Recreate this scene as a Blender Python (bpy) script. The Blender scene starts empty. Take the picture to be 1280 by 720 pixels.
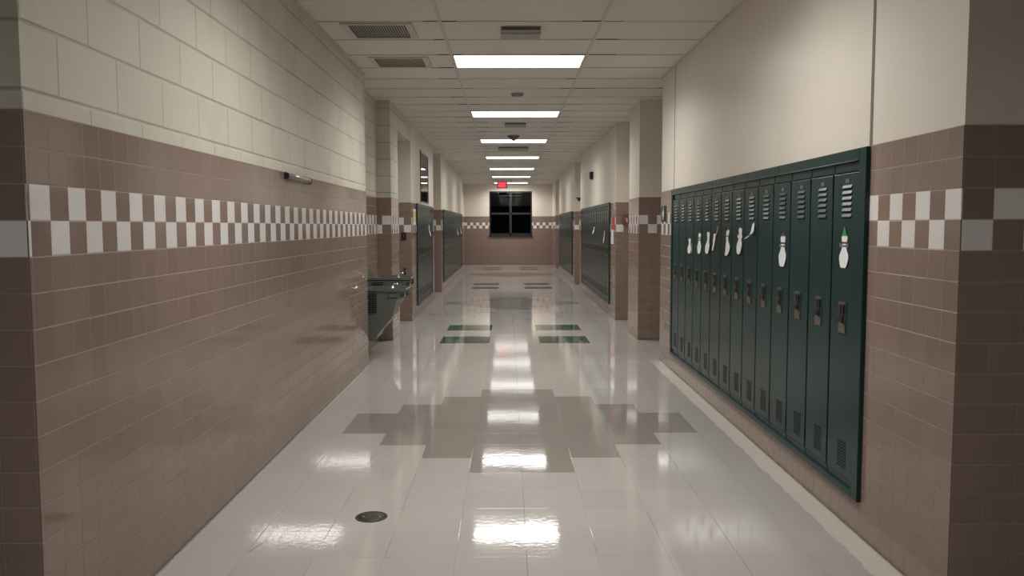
import bpy, bmesh, math, random
from mathutils import Matrix, Vector, noise
random.seed(7)
S = bpy.context.scene
COL = S.collection
PI = math.pi

# ------------------------------------------------------------------ sizes (metres)
CAMH = 1.417
CE = 2.942                 # underside of the ceiling grid
T = 0.1105                 # glazed wall tile pitch
ZT = 16 * T                # top of the tiled wainscot
XL, XR = -1.4485, 1.607    # near left / right wall faces
XL2, XR2 = -1.44, 1.613    # wall faces further down the corridor
YE = 30.5                  # end wall
LX, LY, DLY = 0.1015, 7.876, 3.647   # ceiling lights
FT = 0.3048                # floor tile
FX, FY = 0.0763, 4.6887

# ------------------------------------------------------------------ node helpers
class NB:
    def __init__(s, name):
        s.m = bpy.data.materials.new(name); s.m.use_nodes = True
        s.t = s.m.node_tree; s.t.nodes.clear()
        s.out = s.t.nodes.new('ShaderNodeOutputMaterial')
    def n(s, typ, **kw):
        nd = s.t.nodes.new(typ)
        for k, v in kw.items(): setattr(nd, k, v)
        return nd
    def lk(s, a, b): s.t.links.new(a, b)
    def put(s, sock, v):
        if hasattr(v, 'is_output'): s.lk(v, sock)
        elif isinstance(v, (tuple, list)):
            v = tuple(v)
            if len(sock.default_value) == 4 and len(v) == 3: v = v + (1,)
            sock.default_value = v
        else: sock.default_value = v
    def M(s, op, a, b=0.0, c=0.0):
        nd = s.n('ShaderNodeMath', operation=op)
        s.put(nd.inputs[0], a); s.put(nd.inputs[1], b); s.put(nd.inputs[2], c)
        return nd.outputs[0]
    def mix(s, f, a, b):
        nd = s.n('ShaderNodeMix', data_type='RGBA')
        s.put(nd.inputs[0], f); s.put(nd.inputs[6], a); s.put(nd.inputs[7], b)
        return nd.outputs[2]
    def mixf(s, f, a, b):
        nd = s.n('ShaderNodeMix', data_type='FLOAT')
        s.put(nd.inputs[0], f); s.put(nd.inputs[2], a); s.put(nd.inputs[3], b)
        return nd.outputs[0]
    def noise(s, vec, scale, detail=2.0, rough=0.5):
        nd = s.n('ShaderNodeTexNoise'); s.put(nd.inputs['Scale'], scale)
        nd.inputs['Detail'].default_value = detail; nd.inputs['Roughness'].default_value = rough
        if vec is not None: s.lk(vec, nd.inputs['Vector'])
        return nd.outputs[0]
    def white(s, x, y, z=0.0):
        c = s.n('ShaderNodeCombineXYZ'); s.put(c.inputs[0], x); s.put(c.inputs[1], y); s.put(c.inputs[2], z)
        w = s.n('ShaderNodeTexWhiteNoise', noise_dimensions='3D'); s.lk(c.outputs[0], w.inputs['Vector'])
        return w.outputs[0]
    def ss(s, x, lo, hi):
        nd = s.n('ShaderNodeMapRange', interpolation_type='SMOOTHSTEP')
        s.put(nd.inputs[0], x); s.put(nd.inputs[1], lo); s.put(nd.inputs[2], hi)
        return nd.outputs[0]
    def uv(s):
        u = s.n('ShaderNodeUVMap'); u.uv_map = 'UVMap'
        x = s.n('ShaderNodeSeparateXYZ'); s.lk(u.outputs[0], x.inputs[0])
        return x.outputs[0], x.outputs[1]
    def pos(s):
        g = s.n('ShaderNodeNewGeometry'); x = s.n('ShaderNodeSeparateXYZ'); s.lk(g.outputs['Position'], x.inputs[0])
        return g.outputs['Position'], x.outputs[0], x.outputs[1], x.outputs[2]
    def bump(s, h, dist=0.01, strength=1.0, normal=None):
        b = s.n('ShaderNodeBump'); b.inputs['Strength'].default_value = strength
        b.inputs['Distance'].default_value = dist; s.put(b.inputs['Height'], h)
        if normal is not None: s.lk(normal, b.inputs['Normal'])
        return b.outputs[0]
    def bsdf(s, color, rough=0.5, metal=0.0, normal=None, spec=None, emit=None, es=0.0, coat=0.0, transmission=0.0):
        b = s.n('ShaderNodeBsdfPrincipled')
        s.put(b.inputs['Base Color'], color); s.put(b.inputs['Roughness'], rough); s.put(b.inputs['Metallic'], metal)
        if normal is not None: s.lk(normal, b.inputs['Normal'])
        if spec is not None: s.put(b.inputs['Specular IOR Level'], spec)
        if emit is not None:
            s.put(b.inputs['Emission Color'], emit); b.inputs['Emission Strength'].default_value = es
        b.inputs['Coat Weight'].default_value = coat
        b.inputs['Transmission Weight'].default_value = transmission
        s.lk(b.outputs[0], s.out.inputs[0])
        return s.m

def plain(name, col, rough=0.5, metal=0.0, nscale=30.0, var=0.08, **kw):
    """one colour with a little procedural wear"""
    b = NB(name); p, x, y, z = b.pos()
    n = b.noise(p, nscale, 3.0)
    c = b.mix(n, tuple(v * (1 - var) for v in col), tuple(min(1, v * (1 + var)) for v in col))
    r = b.mixf(b.noise(p, nscale * 0.6), max(0.02, rough * 0.85), rough * 1.15)
    return b.bsdf(c, r, metal, **kw)

def tile_material():
    b = NB('glazed_wall_tile'); u, v = b.uv(); p, X, Y, Z = b.pos()
    fu = b.M('FRACT', u); fv = b.M('FRACT', v); iu = b.M('FLOOR', u); iv = b.M('FLOOR', v)
    eu = b.M('MINIMUM', fu, b.M('SUBTRACT', 1.0, fu)); ev = b.M('MINIMUM', fv, b.M('SUBTRACT', 1.0, fv))
    gu = b.M('SUBTRACT', 1.0, b.ss(eu, 0.012, 0.026)); gv = b.M('SUBTRACT', 1.0, b.ss(ev, 0.014, 0.030))
    band = b.M('MULTIPLY', b.M('GREATER_THAN', v, 12.0), b.M('LESS_THAN', v, 14.0))
    par = b.M('FLOORED_MODULO', b.M('ADD', iu, iv), 2.0)
    wh = b.M('MULTIPLY', band, b.M('GREATER_THAN', par, 0.5))
    r1 = b.white(iu, iv, 1.0); r2 = b.white(iu, iv, 2.0); r3 = b.white(iu, iv, 3.0)
    brown = b.mix(r1, (0.245, 0.180, 0.150), (0.272, 0.202, 0.170))
    brown = b.mix(b.M('MULTIPLY', b.noise(p, 1.7, 2.0), 0.45), brown, (0.252, 0.175, 0.150))
    white = b.mix(r1, (0.76, 0.73, 0.715), (0.81, 0.78, 0.765))
    c = b.mix(wh, brown, white)
    grout = b.M('MAXIMUM', b.M('MULTIPLY', gu, b.mixf(b.M('GREATER_THAN', v, 14.0), 0.10, 0.32)), b.M('MULTIPLY', gv, b.mixf(b.ss(b.noise(p, 1.9, 1.0), .4, .6), .3, .62)))
    c = b.mix(grout, c, (0.37, 0.30, 0.258))
    # scuffed, dirty foot of the wall
    low = b.M('MULTIPLY', b.M('SUBTRACT', 1.0, b.ss(b.M('ADD', Z, b.M('MULTIPLY', b.noise(p, 14.0, 4.0), 0.03)), 0.018, 0.045)), 0.55)
    c = b.mix(low, c, (0.10, 0.075, 0.06))
    tilt = b.M('ADD', b.M('MULTIPLY', fu, b.M('SUBTRACT', r2, 0.5)), b.M('MULTIPLY', fv, b.M('SUBTRACT', r3, 0.5)))
    h = b.M('ADD', b.M('MULTIPLY', tilt, 0.00045), b.M('MULTIPLY', b.noise(p, 34.0, 1.0), 0.00006))
    h = b.M('SUBTRACT', h, b.M('MULTIPLY', b.M('MAXIMUM', gu, gv), 0.0009))
    nm = b.bump(h, 1.0, 0.9)
    rough = b.mixf(b.M('MAXIMUM', gu, gv), b.mixf(b.noise(p, 6.0), 0.05, 0.11), 0.6)
    return b.bsdf(c, rough, 0, nm, spec=0.5)

def block_material():
    b = NB('painted_concrete_block'); u, v = b.uv(); p, X, Y, Z = b.pos()
    xm = b.M('MULTIPLY', u, T); zm = b.M('MULTIPLY', v, T)
    row = b.M('DIVIDE', b.M('SUBTRACT', zm, 1.829), 0.2032); ir = b.M('FLOOR', row); fr = b.M('FRACT', row)
    odd = b.M('FLOORED_MODULO', ir, 2.0)
    bx = b.M('ADD', b.M('DIVIDE', b.M('SUBTRACT', xm, 0.1975), 0.4064), b.M('MULTIPLY', odd, 0.5))
    ib = b.M('FLOOR', bx); fb = b.M('FRACT', bx)
    er = b.M('MULTIPLY', b.M('MINIMUM', fr, b.M('SUBTRACT', 1.0, fr)), 0.2032)
    eb = b.M('MULTIPLY', b.M('MINIMUM', fb, b.M('SUBTRACT', 1.0, fb)), 0.4064)
    wob = b.M('MULTIPLY', b.M('SUBTRACT', b.noise(p, 22.0, 2.0), 0.5), 0.003)
    jr = b.M('SUBTRACT', 1.0, b.ss(b.M('ADD', er, wob), 0.0015, 0.0095)); jb = b.M('SUBTRACT', 1.0, b.ss(b.M('ADD', eb, wob), 0.002, 0.006))
    j = b.M('MAXIMUM', jr, b.M('MULTIPLY', jb, 0.8))
    r1 = b.white(ib, ir, 5.0)
    c = b.mix(r1, (0.60, 0.57, 0.48), (0.645, 0.61, 0.52))
    c = b.mix(b.M('MULTIPLY', b.ss(b.noise(p, 3.0, 4.0, 0.6), 0.45, 0.75), 0.22), c, (0.40, 0.37, 0.30))
    c = b.mix(b.M('MULTIPLY', j, b.mixf(b.ss(b.noise(p, 1.5, 2.0), .35, .65), .32, .65)), c, (0.30, 0.28, 0.225))
    h = b.M('ADD', b.M('MULTIPLY', b.noise(p, 120.0, 4.0, 0.6), 0.0009), b.M('MULTIPLY', j, -0.0035))
    h = b.M('ADD', h, b.M('MULTIPLY', b.noise(p, 9.0, 2.0), 0.002))
    return b.bsdf(c, 0.55, 0, b.bump(h, 1.0, 0.9), spec=0.35)

def paint_material():
    b = NB('smooth_cream_paint'); p, X, Y, Z = b.pos()
    c = b.mix(b.noise(p, 0.9, 3.0), (0.70, 0.645, 0.565), (0.735, 0.68, 0.60))
    c = b.mix(b.M('MULTIPLY', b.ss(b.noise(p, 2.2, 5.0, 0.65), 0.55, 0.8), 0.2), c, (0.45, 0.41, 0.345))
    h = b.M('ADD', b.M('MULTIPLY', b.noise(p, 160.0, 3.0), 0.00035), b.M('MULTIPLY', b.noise(p, 1.3, 1.0), 0.01))
    return b.bsdf(c, 0.36, 0, b.bump(h, 1.0, 0.8), spec=0.45)

def floor_material(name, c0, c1, dirt):
    b = NB(name); u, v = b.uv(); p, X, Y, Z = b.pos()
    fu = b.M('FRACT', u); fv = b.M('FRACT', v); iu = b.M('FLOOR', u); iv = b.M('FLOOR', v)
    eu = b.M('MINIMUM', fu, b.M('SUBTRACT', 1.0, fu)); ev = b.M('MINIMUM', fv, b.M('SUBTRACT', 1.0, fv))
    rs = b.white(iu, 3.0, 4.0)
    g = b.M('MAXIMUM', b.M('MULTIPLY', b.M('SUBTRACT', 1.0, b.ss(eu, 0.003, 0.009)), b.mixf(b.ss(b.noise(p, 2.3, 2.0), 0.42, 0.6), 0.2, 0.75)),
            b.M('MULTIPLY', b.M('SUBTRACT', 1.0, b.ss(ev, 0.003, 0.009)), b.mixf(b.ss(b.noise(p, 2.9, 2.0), 0.45, 0.62), 0.08, 0.5)))
    r1 = b.white(iu, iv, 1.0); r2 = b.white(iu, iv, 2.0); r3 = b.white(iu, iv, 3.0)
    c = b.mix(r1, c0, c1)
    fl = b.noise(p, 70.0, 4.0, 0.7)
    c = b.mix(b.M('MULTIPLY', b.ss(fl, 0.5, 0.72), 0.16), c, dirt)
    c = b.mix(b.M('MULTIPLY', b.ss(b.noise(p, 1.6, 5.0, 0.62), 0.5, 0.8), 0.3), c, dirt)
    c = b.mix(b.M('MULTIPLY', g, 0.7), c, tuple(k * 0.45 for k in dirt))
    # unwaxed margin along the right-hand wall, then a band of old wax
    nz = b.M('MULTIPLY', b.M('SUBTRACT', b.noise(p, 9.0, 4.0, 0.7), 0.5), 0.06)
    near = b.M('SUBTRACT', 1.0, b.ss(Y, 8.0, 9.2))
    mr = b.M('MULTIPLY', near, b.ss(b.M('ADD', X, nz), XR - 0.135, XR - 0.115))
    ml = b.M('MULTIPLY', near, b.M('MULTIPLY', b.M('SUBTRACT', 1.0, b.ss(b.M('ADD', X, nz), XL + 0.02, XL + 0.04)), 0.5))
    mm = b.M('MAXIMUM', mr, ml)
    c = b.mix(b.M('MULTIPLY', mm, 0.25), c, (0.66, 0.60, 0.52))
    wax = b.M('MULTIPLY', near, b.M('MULTIPLY', b.ss(b.M('ADD', X, nz), 1.12, 1.3), b.M('SUBTRACT', 1.0, b.ss(b.M('ADD', X, nz), XR - 0.135, XR - 0.115))))
    c = b.mix(b.M('MULTIPLY', wax, 0.3), c, tuple(k * 0.82 for k in dirt))
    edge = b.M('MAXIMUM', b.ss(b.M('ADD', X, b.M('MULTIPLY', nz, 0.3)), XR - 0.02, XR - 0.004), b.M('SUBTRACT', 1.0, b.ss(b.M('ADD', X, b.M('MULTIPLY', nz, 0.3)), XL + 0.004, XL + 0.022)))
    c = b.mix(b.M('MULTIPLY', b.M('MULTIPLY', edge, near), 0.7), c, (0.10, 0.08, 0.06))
    # one black heel scuff left of the drain
    sx = b.M('SUBTRACT', X, -1.117); sy = b.M('SUBTRACT', Y, 3.60)
    along = b.M('ADD', b.M('MULTIPLY', sx, 0.25), b.M('MULTIPLY', sy, 0.97)); acr = b.M('ABSOLUTE', b.M('SUBTRACT', b.M('MULTIPLY', sx, 0.97), b.M('MULTIPLY', sy, 0.25)))
    sc = b.M('MULTIPLY', b.M('LESS_THAN', b.M('ABSOLUTE', along), 0.075), b.M('SUBTRACT', 1.0, b.ss(acr, 0.001, 0.005)))
    c = b.mix(b.M('MULTIPLY', sc, 0.6), c, (0.08, 0.07, 0.06))
    tilt = b.M('ADD', b.M('MULTIPLY', fu, b.M('SUBTRACT', r2, 0.5)), b.M('MULTIPLY', fv, b.M('SUBTRACT', r3, 0.5)))
    h = b.M('ADD', b.M('MULTIPLY', tilt, 0.0007), b.M('MULTIPLY', b.noise(p, 30.0, 2.0), 0.00026))
    h = b.M('ADD', h, b.M('MULTIPLY', b.noise(p, 5.0, 1.0), 0.0004))
    h = b.M('SUBTRACT', h, b.M('MULTIPLY', g, 0.0004))
    rough = b.M('ADD', b.mixf(b.noise(p, 4.0, 4.0, 0.65), 0.035, 0.085), b.M('MULTIPLY', mm, 0.4))
    rough = b.M('ADD', rough, b.M('MULTIPLY', wax, 0.08))
    return b.bsdf(c, rough, 0, b.bump(h, 1.0, 0.8), spec=0.5)

def ceiling_material():
    b = NB('fissured_ceiling_tile'); p, X, Y, Z = b.pos()
    fis = b.ss(b.noise(p, 55.0, 5.0, 0.7), 0.56, 0.66)
    c = b.mix(b.noise(p, 1.1, 2.0), (0.70, 0.67, 0.625), (0.75, 0.72, 0.67))
    c = b.mix(b.M('MULTIPLY', fis, 0.25), c, (0.36, 0.33, 0.28))
    return b.bsdf(c, 0.85, 0, b.bump(b.M('MULTIPLY', fis, -0.0012), 1.0, 0.6), spec=0.2)

def locker_material():
    b = NB('dark_green_enamel'); p, X, Y, Z = b.pos()
    c = b.mix(b.noise(p, 2.5, 4.0, 0.6), (0.0095, 0.033, 0.0325), (0.0135, 0.042, 0.041))
    c = b.mix(b.M('MULTIPLY', b.ss(b.noise(p, 40.0, 5.0, 0.75), 0.62, 0.7), 0.35), c, (0.03, 0.055, 0.052))
    h = b.M('ADD', b.M('MULTIPLY', b.noise(p, 7.0, 1.0), 0.0018), b.M('MULTIPLY', b.noise(p, 300.0, 1.0), 0.00008))
    return b.bsdf(c, b.mixf(b.noise(p, 5.0, 3.0), 0.20, 0.28), 0, b.bump(h, 1.0, 0.7), spec=0.3)

def glass_material():
    b = NB('window_glass')
    g = b.n('ShaderNodeBsdfGlossy'); g.inputs['Roughness'].default_value = 0.0
    t = b.n('ShaderNodeBsdfTransparent')
    f = b.n('ShaderNodeFresnel'); f.inputs['IOR'].default_value = 1.52
    m = b.n('ShaderNodeMixShader'); b.lk(b.M('MINIMUM', b.M('MULTIPLY', f.outputs[0], 0.85), 1.0), m.inputs[0])
    b.lk(t.outputs[0], m.inputs[1]); b.lk(g.outputs[0], m.inputs[2]); b.lk(m.outputs[0], b.out.inputs[0])
    return b.m

def lens_material():
    b = NB('light_lens'); p, X, Y, Z = b.pos()
    prism = b.noise(p, 90.0, 1.0)
    return b.bsdf((0.8, 0.8, 0.78), 0.4, 0, None, emit=(1.0, 0.985, 0.955), es=LENS)

LENS = 5.2
LAMP_W = 38.0
MT = dict(
    tile=tile_material(), block=block_material(), paint=paint_material(),
    fcream=floor_material('cream_floor_tile', (0.45, 0.424, 0.398), (0.47, 0.444, 0.417), (0.36, 0.332, 0.304)),
    ftaupe=floor_material('taupe_floor_tile', (0.27, 0.243, 0.222), (0.285, 0.258, 0.235), (0.22, 0.195, 0.172)),
    fgreen=floor_material('green_floor_tile', (0.014, 0.052, 0.050), (0.017, 0.058, 0.055), (0.02, 0.045, 0.043)),
    ceil=ceiling_material(), grid=plain('ceiling_tee_enamel', (0.56, 0.53, 0.48), 0.45),
    lens=lens_material(), lframe=plain('white_steel', (0.62, 0.60, 0.56), 0.4),
    green=locker_material(), black=plain('black_plastic', (0.012, 0.012, 0.012), 0.4),
    darkgap=plain('dark_void', (0.010, 0.009, 0.008), 0.9), steel=plain('brushed_steel', (0.30, 0.30, 0.28), 0.26, 1.0),
    nickel=plain('worn_nickel', (0.42, 0.385, 0.34), 0.32, 1.0), duct=plain('brown_dusty_grille', (0.17, 0.145, 0.12), 0.7),
    plate=plain('number_plate_metal', (0.22, 0.25, 0.245), 0.35, 0.6),
    bronze=plain('dark_bronze_frame', (0.018, 0.018, 0.018), 0.4), glass=glass_material(),
    paper=plain('white_paper', (0.74, 0.74, 0.75), 0.7, nscale=60, var=0.06), ink=plain('black_ink_paper', (0.03, 0.03, 0.03), 0.7),
    greenpaper=plain('green_paper', (0.03, 0.26, 0.06), 0.7), redpaper=plain('red_paper', (0.55, 0.03, 0.05), 0.6),
    pinkreflection=plain('pink_reflection_tone', (0.20, 0.085, 0.075), 0.7), yellowpaper=plain('yellow_paper', (0.62, 0.50, 0.10), 0.7),
    greypaper=plain('grey_paper', (0.12, 0.13, 0.13), 0.7), redink=plain('red_pencil_paper', (0.35, 0.12, 0.14), 0.7),
    fountain=plain('grey_fountain_steel', (0.15, 0.17, 0.145), 0.38, 0.35), chrome=plain('chrome', (0.75, 0.75, 0.73), 0.08, 1.0),
    alu=plain('satin_aluminium', (0.36, 0.34, 0.33), 0.35, 0.7), caulk=plain('grey_caulk', (0.17, 0.15, 0.125), 0.7),
    door=plain('dark_brown_door', (0.10, 0.06, 0.04), 0.4), diffuser=plain('grey_beige_steel', (0.34, 0.315, 0.275), 0.5), drain=plain('tarnished_drain_metal', (0.040, 0.034, 0.027), 0.6, 0.2),
    switch=plain('brown_switch_plate', (0.035, 0.024, 0.02), 0.4), greytrim=plain('grey_interior', (0.24, 0.24, 0.245), 0.6),
    signgreen=plain('dark_sign_plastic', (0.012, 0.022, 0.018), 0.4), cream=plain('cream_plastic', (0.55, 0.52, 0.46), 0.5),
)
def glow(name, col, s):
    b = NB(name); return b.bsdf((0.3, 0.02, 0.03), 0.5, emit=col, es=s)
MT['exitred'] = glow('lit_red_exit_face', (1.0, 0.045, 0.085), 0.85)
MT['exitletter'] = glow('lit_exit_letters', (1.0, 0.13, 0.17), 1.0)

# ------------------------------------------------------------------ mesh helpers
class MB:
    """collects shapes, builds ONE mesh object"""
    def __init__(s):
        s.bm = bmesh.new(); s.uvl = s.bm.loops.layers.uv.new('UVMap'); s.mats = []
    def mi(s, m):
        if m not in s.mats: s.mats.append(m)
        return s.mats.index(m)
    def face(s, co, m, uvs=None, smooth=False):
        f = s.bm.faces.new([s.bm.verts.new(c) for c in co]); f.material_index = s.mi(m); f.smooth = smooth
        if uvs:
            for l, t in zip(f.loops, uvs): l[s.uvl].uv = t
        return f
    def box(s, x0, x1, y0, y1, z0, z1, m, uy=0.0, ux=0.0, sx=1, py=0, px=0):
        v = [s.bm.verts.new((x, y, z)) for x in (x0, x1) for y in (y0, y1) for z in (z0, z1)]
        k = s.mi(m)
        for idx, ax in (((0, 1, 3, 2), 0), ((4, 6, 7, 5), 0), ((0, 4, 5, 1), 1), ((2, 3, 7, 6), 1), ((0, 2, 6, 4), 2), ((1, 5, 7, 3), 2)):
            f = s.bm.faces.new([v[i] for i in idx]); f.material_index = k
            for l in f.loops:
                c = l.vert.co
                if ax == 0: l[s.uvl].uv = ((c.y - uy) / T + py, c.z / T)
                elif ax == 1: l[s.uvl].uv = (sx * (c.x - ux) / T + px, c.z / T)
                else: l[s.uvl].uv = (c.x / T, c.y / T)
    def obox(s, c, d, m, rot=None):
        """box centred at c with full sizes d, optional rotation matrix"""
        vs = []
        for sx in (-.5, .5):
            for sy in (-.5, .5):
                for sz in (-.5, .5):
                    p = Vector((sx * d[0], sy * d[1], sz * d[2]))
                    if rot is not None: p = rot @ p
                    vs.append(s.bm.verts.new(p + Vector(c)))
        for idx in ((0, 1, 3, 2), (4, 6, 7, 5), (0, 4, 5, 1), (2, 3, 7, 6), (0, 2, 6, 4), (1, 5, 7, 3)):
            f = s.bm.faces.new([vs[i] for i in idx]); f.material_index = s.mi(m)
    def prism(s, pts, m, axis='y', a=0.0, b=1.0, smooth=False):
        """polygon pts extruded along an axis; pts are the two other coordinates in xyz order"""
        def mk(p, t):
            return {'x': (t, p[0], p[1]), 'y': (p[0], t, p[1]), 'z': (p[0], p[1], t)}[axis]
        A = [s.bm.verts.new(mk(p, a)) for p in pts]; B = [s.bm.verts.new(mk(p, b)) for p in pts]
        k = s.mi(m); n = len(pts)
        fs = [s.bm.faces.new(A), s.bm.faces.new(list(reversed(B)))]
        for i in range(n):
            f = s.bm.faces.new((A[i], B[i], B[(i + 1) % n], A[(i + 1) % n])); f.smooth = smooth; fs.append(f)
        for f in fs: f.material_index = k
    def lathe(s, prof, m, c=(0, 0, 0), n=20, rot=None, smooth=True):
        """profile [(r, z)] turned round z"""
        rings = []
        for r, z in prof:
            ring = []
            for i in range(n):
                a = 2 * PI * i / n; p = Vector((r * math.cos(a), r * math.sin(a), z))
                if rot is not None: p = rot @ p
                ring.append(s.bm.verts.new(p + Vector(c)))
            rings.append(ring)
        k = s.mi(m)
        for q in range(len(rings) - 1):
            for i in range(n):
                f = s.bm.faces.new((rings[q][i], rings[q][(i + 1) % n], rings[q + 1][(i + 1) % n], rings[q + 1][i])); f.material_index = k; f.smooth = smooth
        for ring in (rings[0], rings[-1]):
            f = s.bm.faces.new(ring); f.material_index = k
    def tube(s, pts, r, m, n=8):
        pts = [Vector(p) for p in pts]; rings = []
        for i, p in enumerate(pts):
            d = (pts[min(i + 1, len(pts) - 1)] - pts[max(i - 1, 0)]).normalized()
            a = d.cross(Vector((0, 0, 1)));
            if a.length < .1: a = d.cross(Vector((0, 1, 0)))
            a.normalize(); bb = d.cross(a)
            rings.append([s.bm.verts.new(p + r * (math.cos(2 * PI * j / n) * a + math.sin(2 * PI * j / n) * bb)) for j in range(n)])
        k = s.mi(m)
        for q in range(len(rings) - 1):
            for i in range(n):
                f = s.bm.faces.new((rings[q][i], rings[q][(i + 1) % n], rings[q + 1][(i + 1) % n], rings[q + 1][i])); f.smooth = True; f.material_index = k
        for ring in (rings[0], rings[-1]): s.bm.faces.new(ring).material_index = k
    def build(s, name, parent=None, loc=None, bevel=0.0, recalc=True):
        if recalc: bmesh.ops.recalc_face_normals(s.bm, faces=s.bm.faces)
        me = bpy.data.meshes.new(name); s.bm.to_mesh(me); s.bm.free()
        for m in s.mats: me.materials.append(MT[m])
        o = bpy.data.objects.new(name, me); COL.objects.link(o)
        if parent: o.parent = parent
        if loc: o.location = loc
        if bevel:
            bv = o.modifiers.new('bevel', 'BEVEL'); bv.width = bevel; bv.segments = 2; bv.limit_method = 'ANGLE'; bv.angle_limit = 0.7
        return o

def tag(o, label, cat, group=None):
    o['label'] = label; o['category'] = cat
    if group: o['group'] = group
    return o
def struct(o):
    o['kind'] = 'structure'; return o
def thing(name, label, cat, loc=(0, 0, 0), rz=0.0, group=None):
    o = bpy.data.objects.new(name, None); COL.objects.link(o); o.empty_display_size = 0.1
    o.location = loc; o.rotation_euler = (0, 0, rz)
    return tag(o, label, cat, group)
def kids(o): return [c for c in COL.objects if c.parent == o]
def copy_tree(src, loc, rz, label, group=None, skip=()):
    r = src.copy(); COL.objects.link(r); r.location = loc; r.rotation_euler = (0, 0, rz)
    r['label'] = label
    if group: r['group'] = group
    for ch in src.children:
        if ch.name.split('.')[0] in skip: continue
        c = ch.copy(); COL.objects.link(c); c.parent = r
        for g in ch.children:
            if g.name.split('.')[0] in skip: continue
            d = g.copy(); COL.objects.link(d); d.parent = c
    return r
ORD = ['nearest', 'second', 'third', 'fourth', 'fifth', 'sixth', 'seventh', 'eighth', 'ninth', 'tenth', 'eleventh', 'twelfth', 'thirteenth', 'fourteenth',
       'fifteenth', 'sixteenth', 'seventeenth', 'eighteenth', 'nineteenth', 'twentieth', 'twenty-first', 'twenty-second', 'twenty-third', 'twenty-fourth']
def nth(i, n): return 'farthest' if i == n - 1 else (ORD[i] if i == 0 else ORD[i] + ' nearest')

# ------------------------------------------------------------------ floor
def ymap(k):       # tile row -> metres (rows laid a touch wider down the hall)
    if k <= 9: return FY + k * FT
    y9 = FY + 9 * FT
    if k <= 17: return y9 + (k - 9) * (9.98 - y9) / 8
    return 9.98 + (k - 17) * 0.3112
def floor_mat(ix, k):
    a = ix + 0.5
    for k0 in (0, 30, 59):
        j = k - k0
        if 0 <= j < 8 and abs(a) < (1, 2, 3, 4, 4, 3, 2, 1)[j]: return 'ftaupe'
    for k0 in (17, 45, 71):
        if k - k0 in (0, 1, 4, 5) and 1 < abs(a) < 3: return 'fgreen'
    return 'fcream'
fl = MB()
for k in range(-26, 84):
    y0, y1 = ymap(k), ymap(k + 1)
    r = 17 if y0 < 3.3 else 7
    for ix in range(-r, r):
        x0, x1 = FX + ix * FT, FX + (ix + 1) * FT
        fl.face([(x0, y0, 0), (x1, y0, 0), (x1, y1, 0), (x0, y1, 0)], floor_mat(ix, k), [(ix, k), (ix + 1, k), (ix + 1, k + 1), (ix, k + 1)])
bmesh.ops.remove_doubles(fl.bm, verts=fl.bm.verts, dist=0.0005)
struct(fl.build('floor'))

# ------------------------------------------------------------------ walls
def wall_seg(mb, x0, x1, y0, y1, side, upper, uy, ux, holes=(), py=0, px=0, z0=0.0, cap=True, ytop=CE + 0.06):
    """wall body between y0..y1, side=+1 when the wall is on the right (face at x0)"""
    ys = sorted({y0, y1} | {h[0] for h in holes} | {h[1] for h in holes})
    zs = sorted({z0, ytop} | ({ZT} if z0 < ZT else set()) | {h[2] for h in holes} | {h[3] for h in holes})
    for ya, yb in zip(ys, ys[1:]):
        for za, zb in zip(zs, zs[1:]):
            cy, cz = (ya + yb) / 2, (za + zb) / 2
            if any(h[0] < cy < h[1] and h[2] < cz < h[3] for h in holes): continue
            m = 'tile' if cz < ZT else upper
            d = 0.005 if m == 'tile' else 0.0
            a, b = (x0 - d, x1) if side > 0 else (x0, x1 + d)
            yy = ya - d if (ya == y0 and cap) else ya
            mb.box(a, b, yy, yb, za, zb, m, uy=uy, ux=ux, sx=side, py=py, px=px)
BK = 2.15
def left_wall():
    w = MB()
    wall_seg(w, -BK, XL, 2.514, 8.49, -1, 'block', 2.5225, XL, px=1)
    wall_seg(w, -5.2, -BK, 2.514, 2.95, -1, 'block', 2.5225, XL, px=1)
    wall_seg(w, -BK, -1.605, 8.49, 10.25, -1, 'block', 2.5225, XL, cap=False)
    wall_seg(w, -BK, XL2, 10.25, 10.92, -1, 'block', 10.25, XL2)
    wall_seg(w, -BK, XL2, 10.92, 12.38, -1, 'block', 10.25, XL2, z0=2.66, cap=False)
    wall_seg(w, -BK, -2.05, 10.92, 12.38, -1, 'block', 10.25, XL2, cap=False, ytop=2.66, holes=[(11.2, 12.1, 0.0, 2.1)])
    wall_seg(w, -BK, XL2, 12.38, 16.08, -1, 'paint', 12.38, XL2, px=1, holes=[(13.05, 15.66, 0.185, 1.76), (13.68, 15.03, 1.81, 2.66)])
    wall_seg(w, -BK, -1.605, 16.08, 17.88, -1, 'paint', 12.38, XL2, cap=False)
    wall_seg(w, -BK, XL2, 17.88, 26.3, -1, 'paint', 17.88, XL2, px=1, holes=[(18.36, 25.68, 0.185, 1.76)])
    wall_seg(w, -BK, -1.615, 26.3, YE, -1, 'paint', 26.3, XL2, cap=False)
    return struct(w.build('wall_left'))
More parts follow.
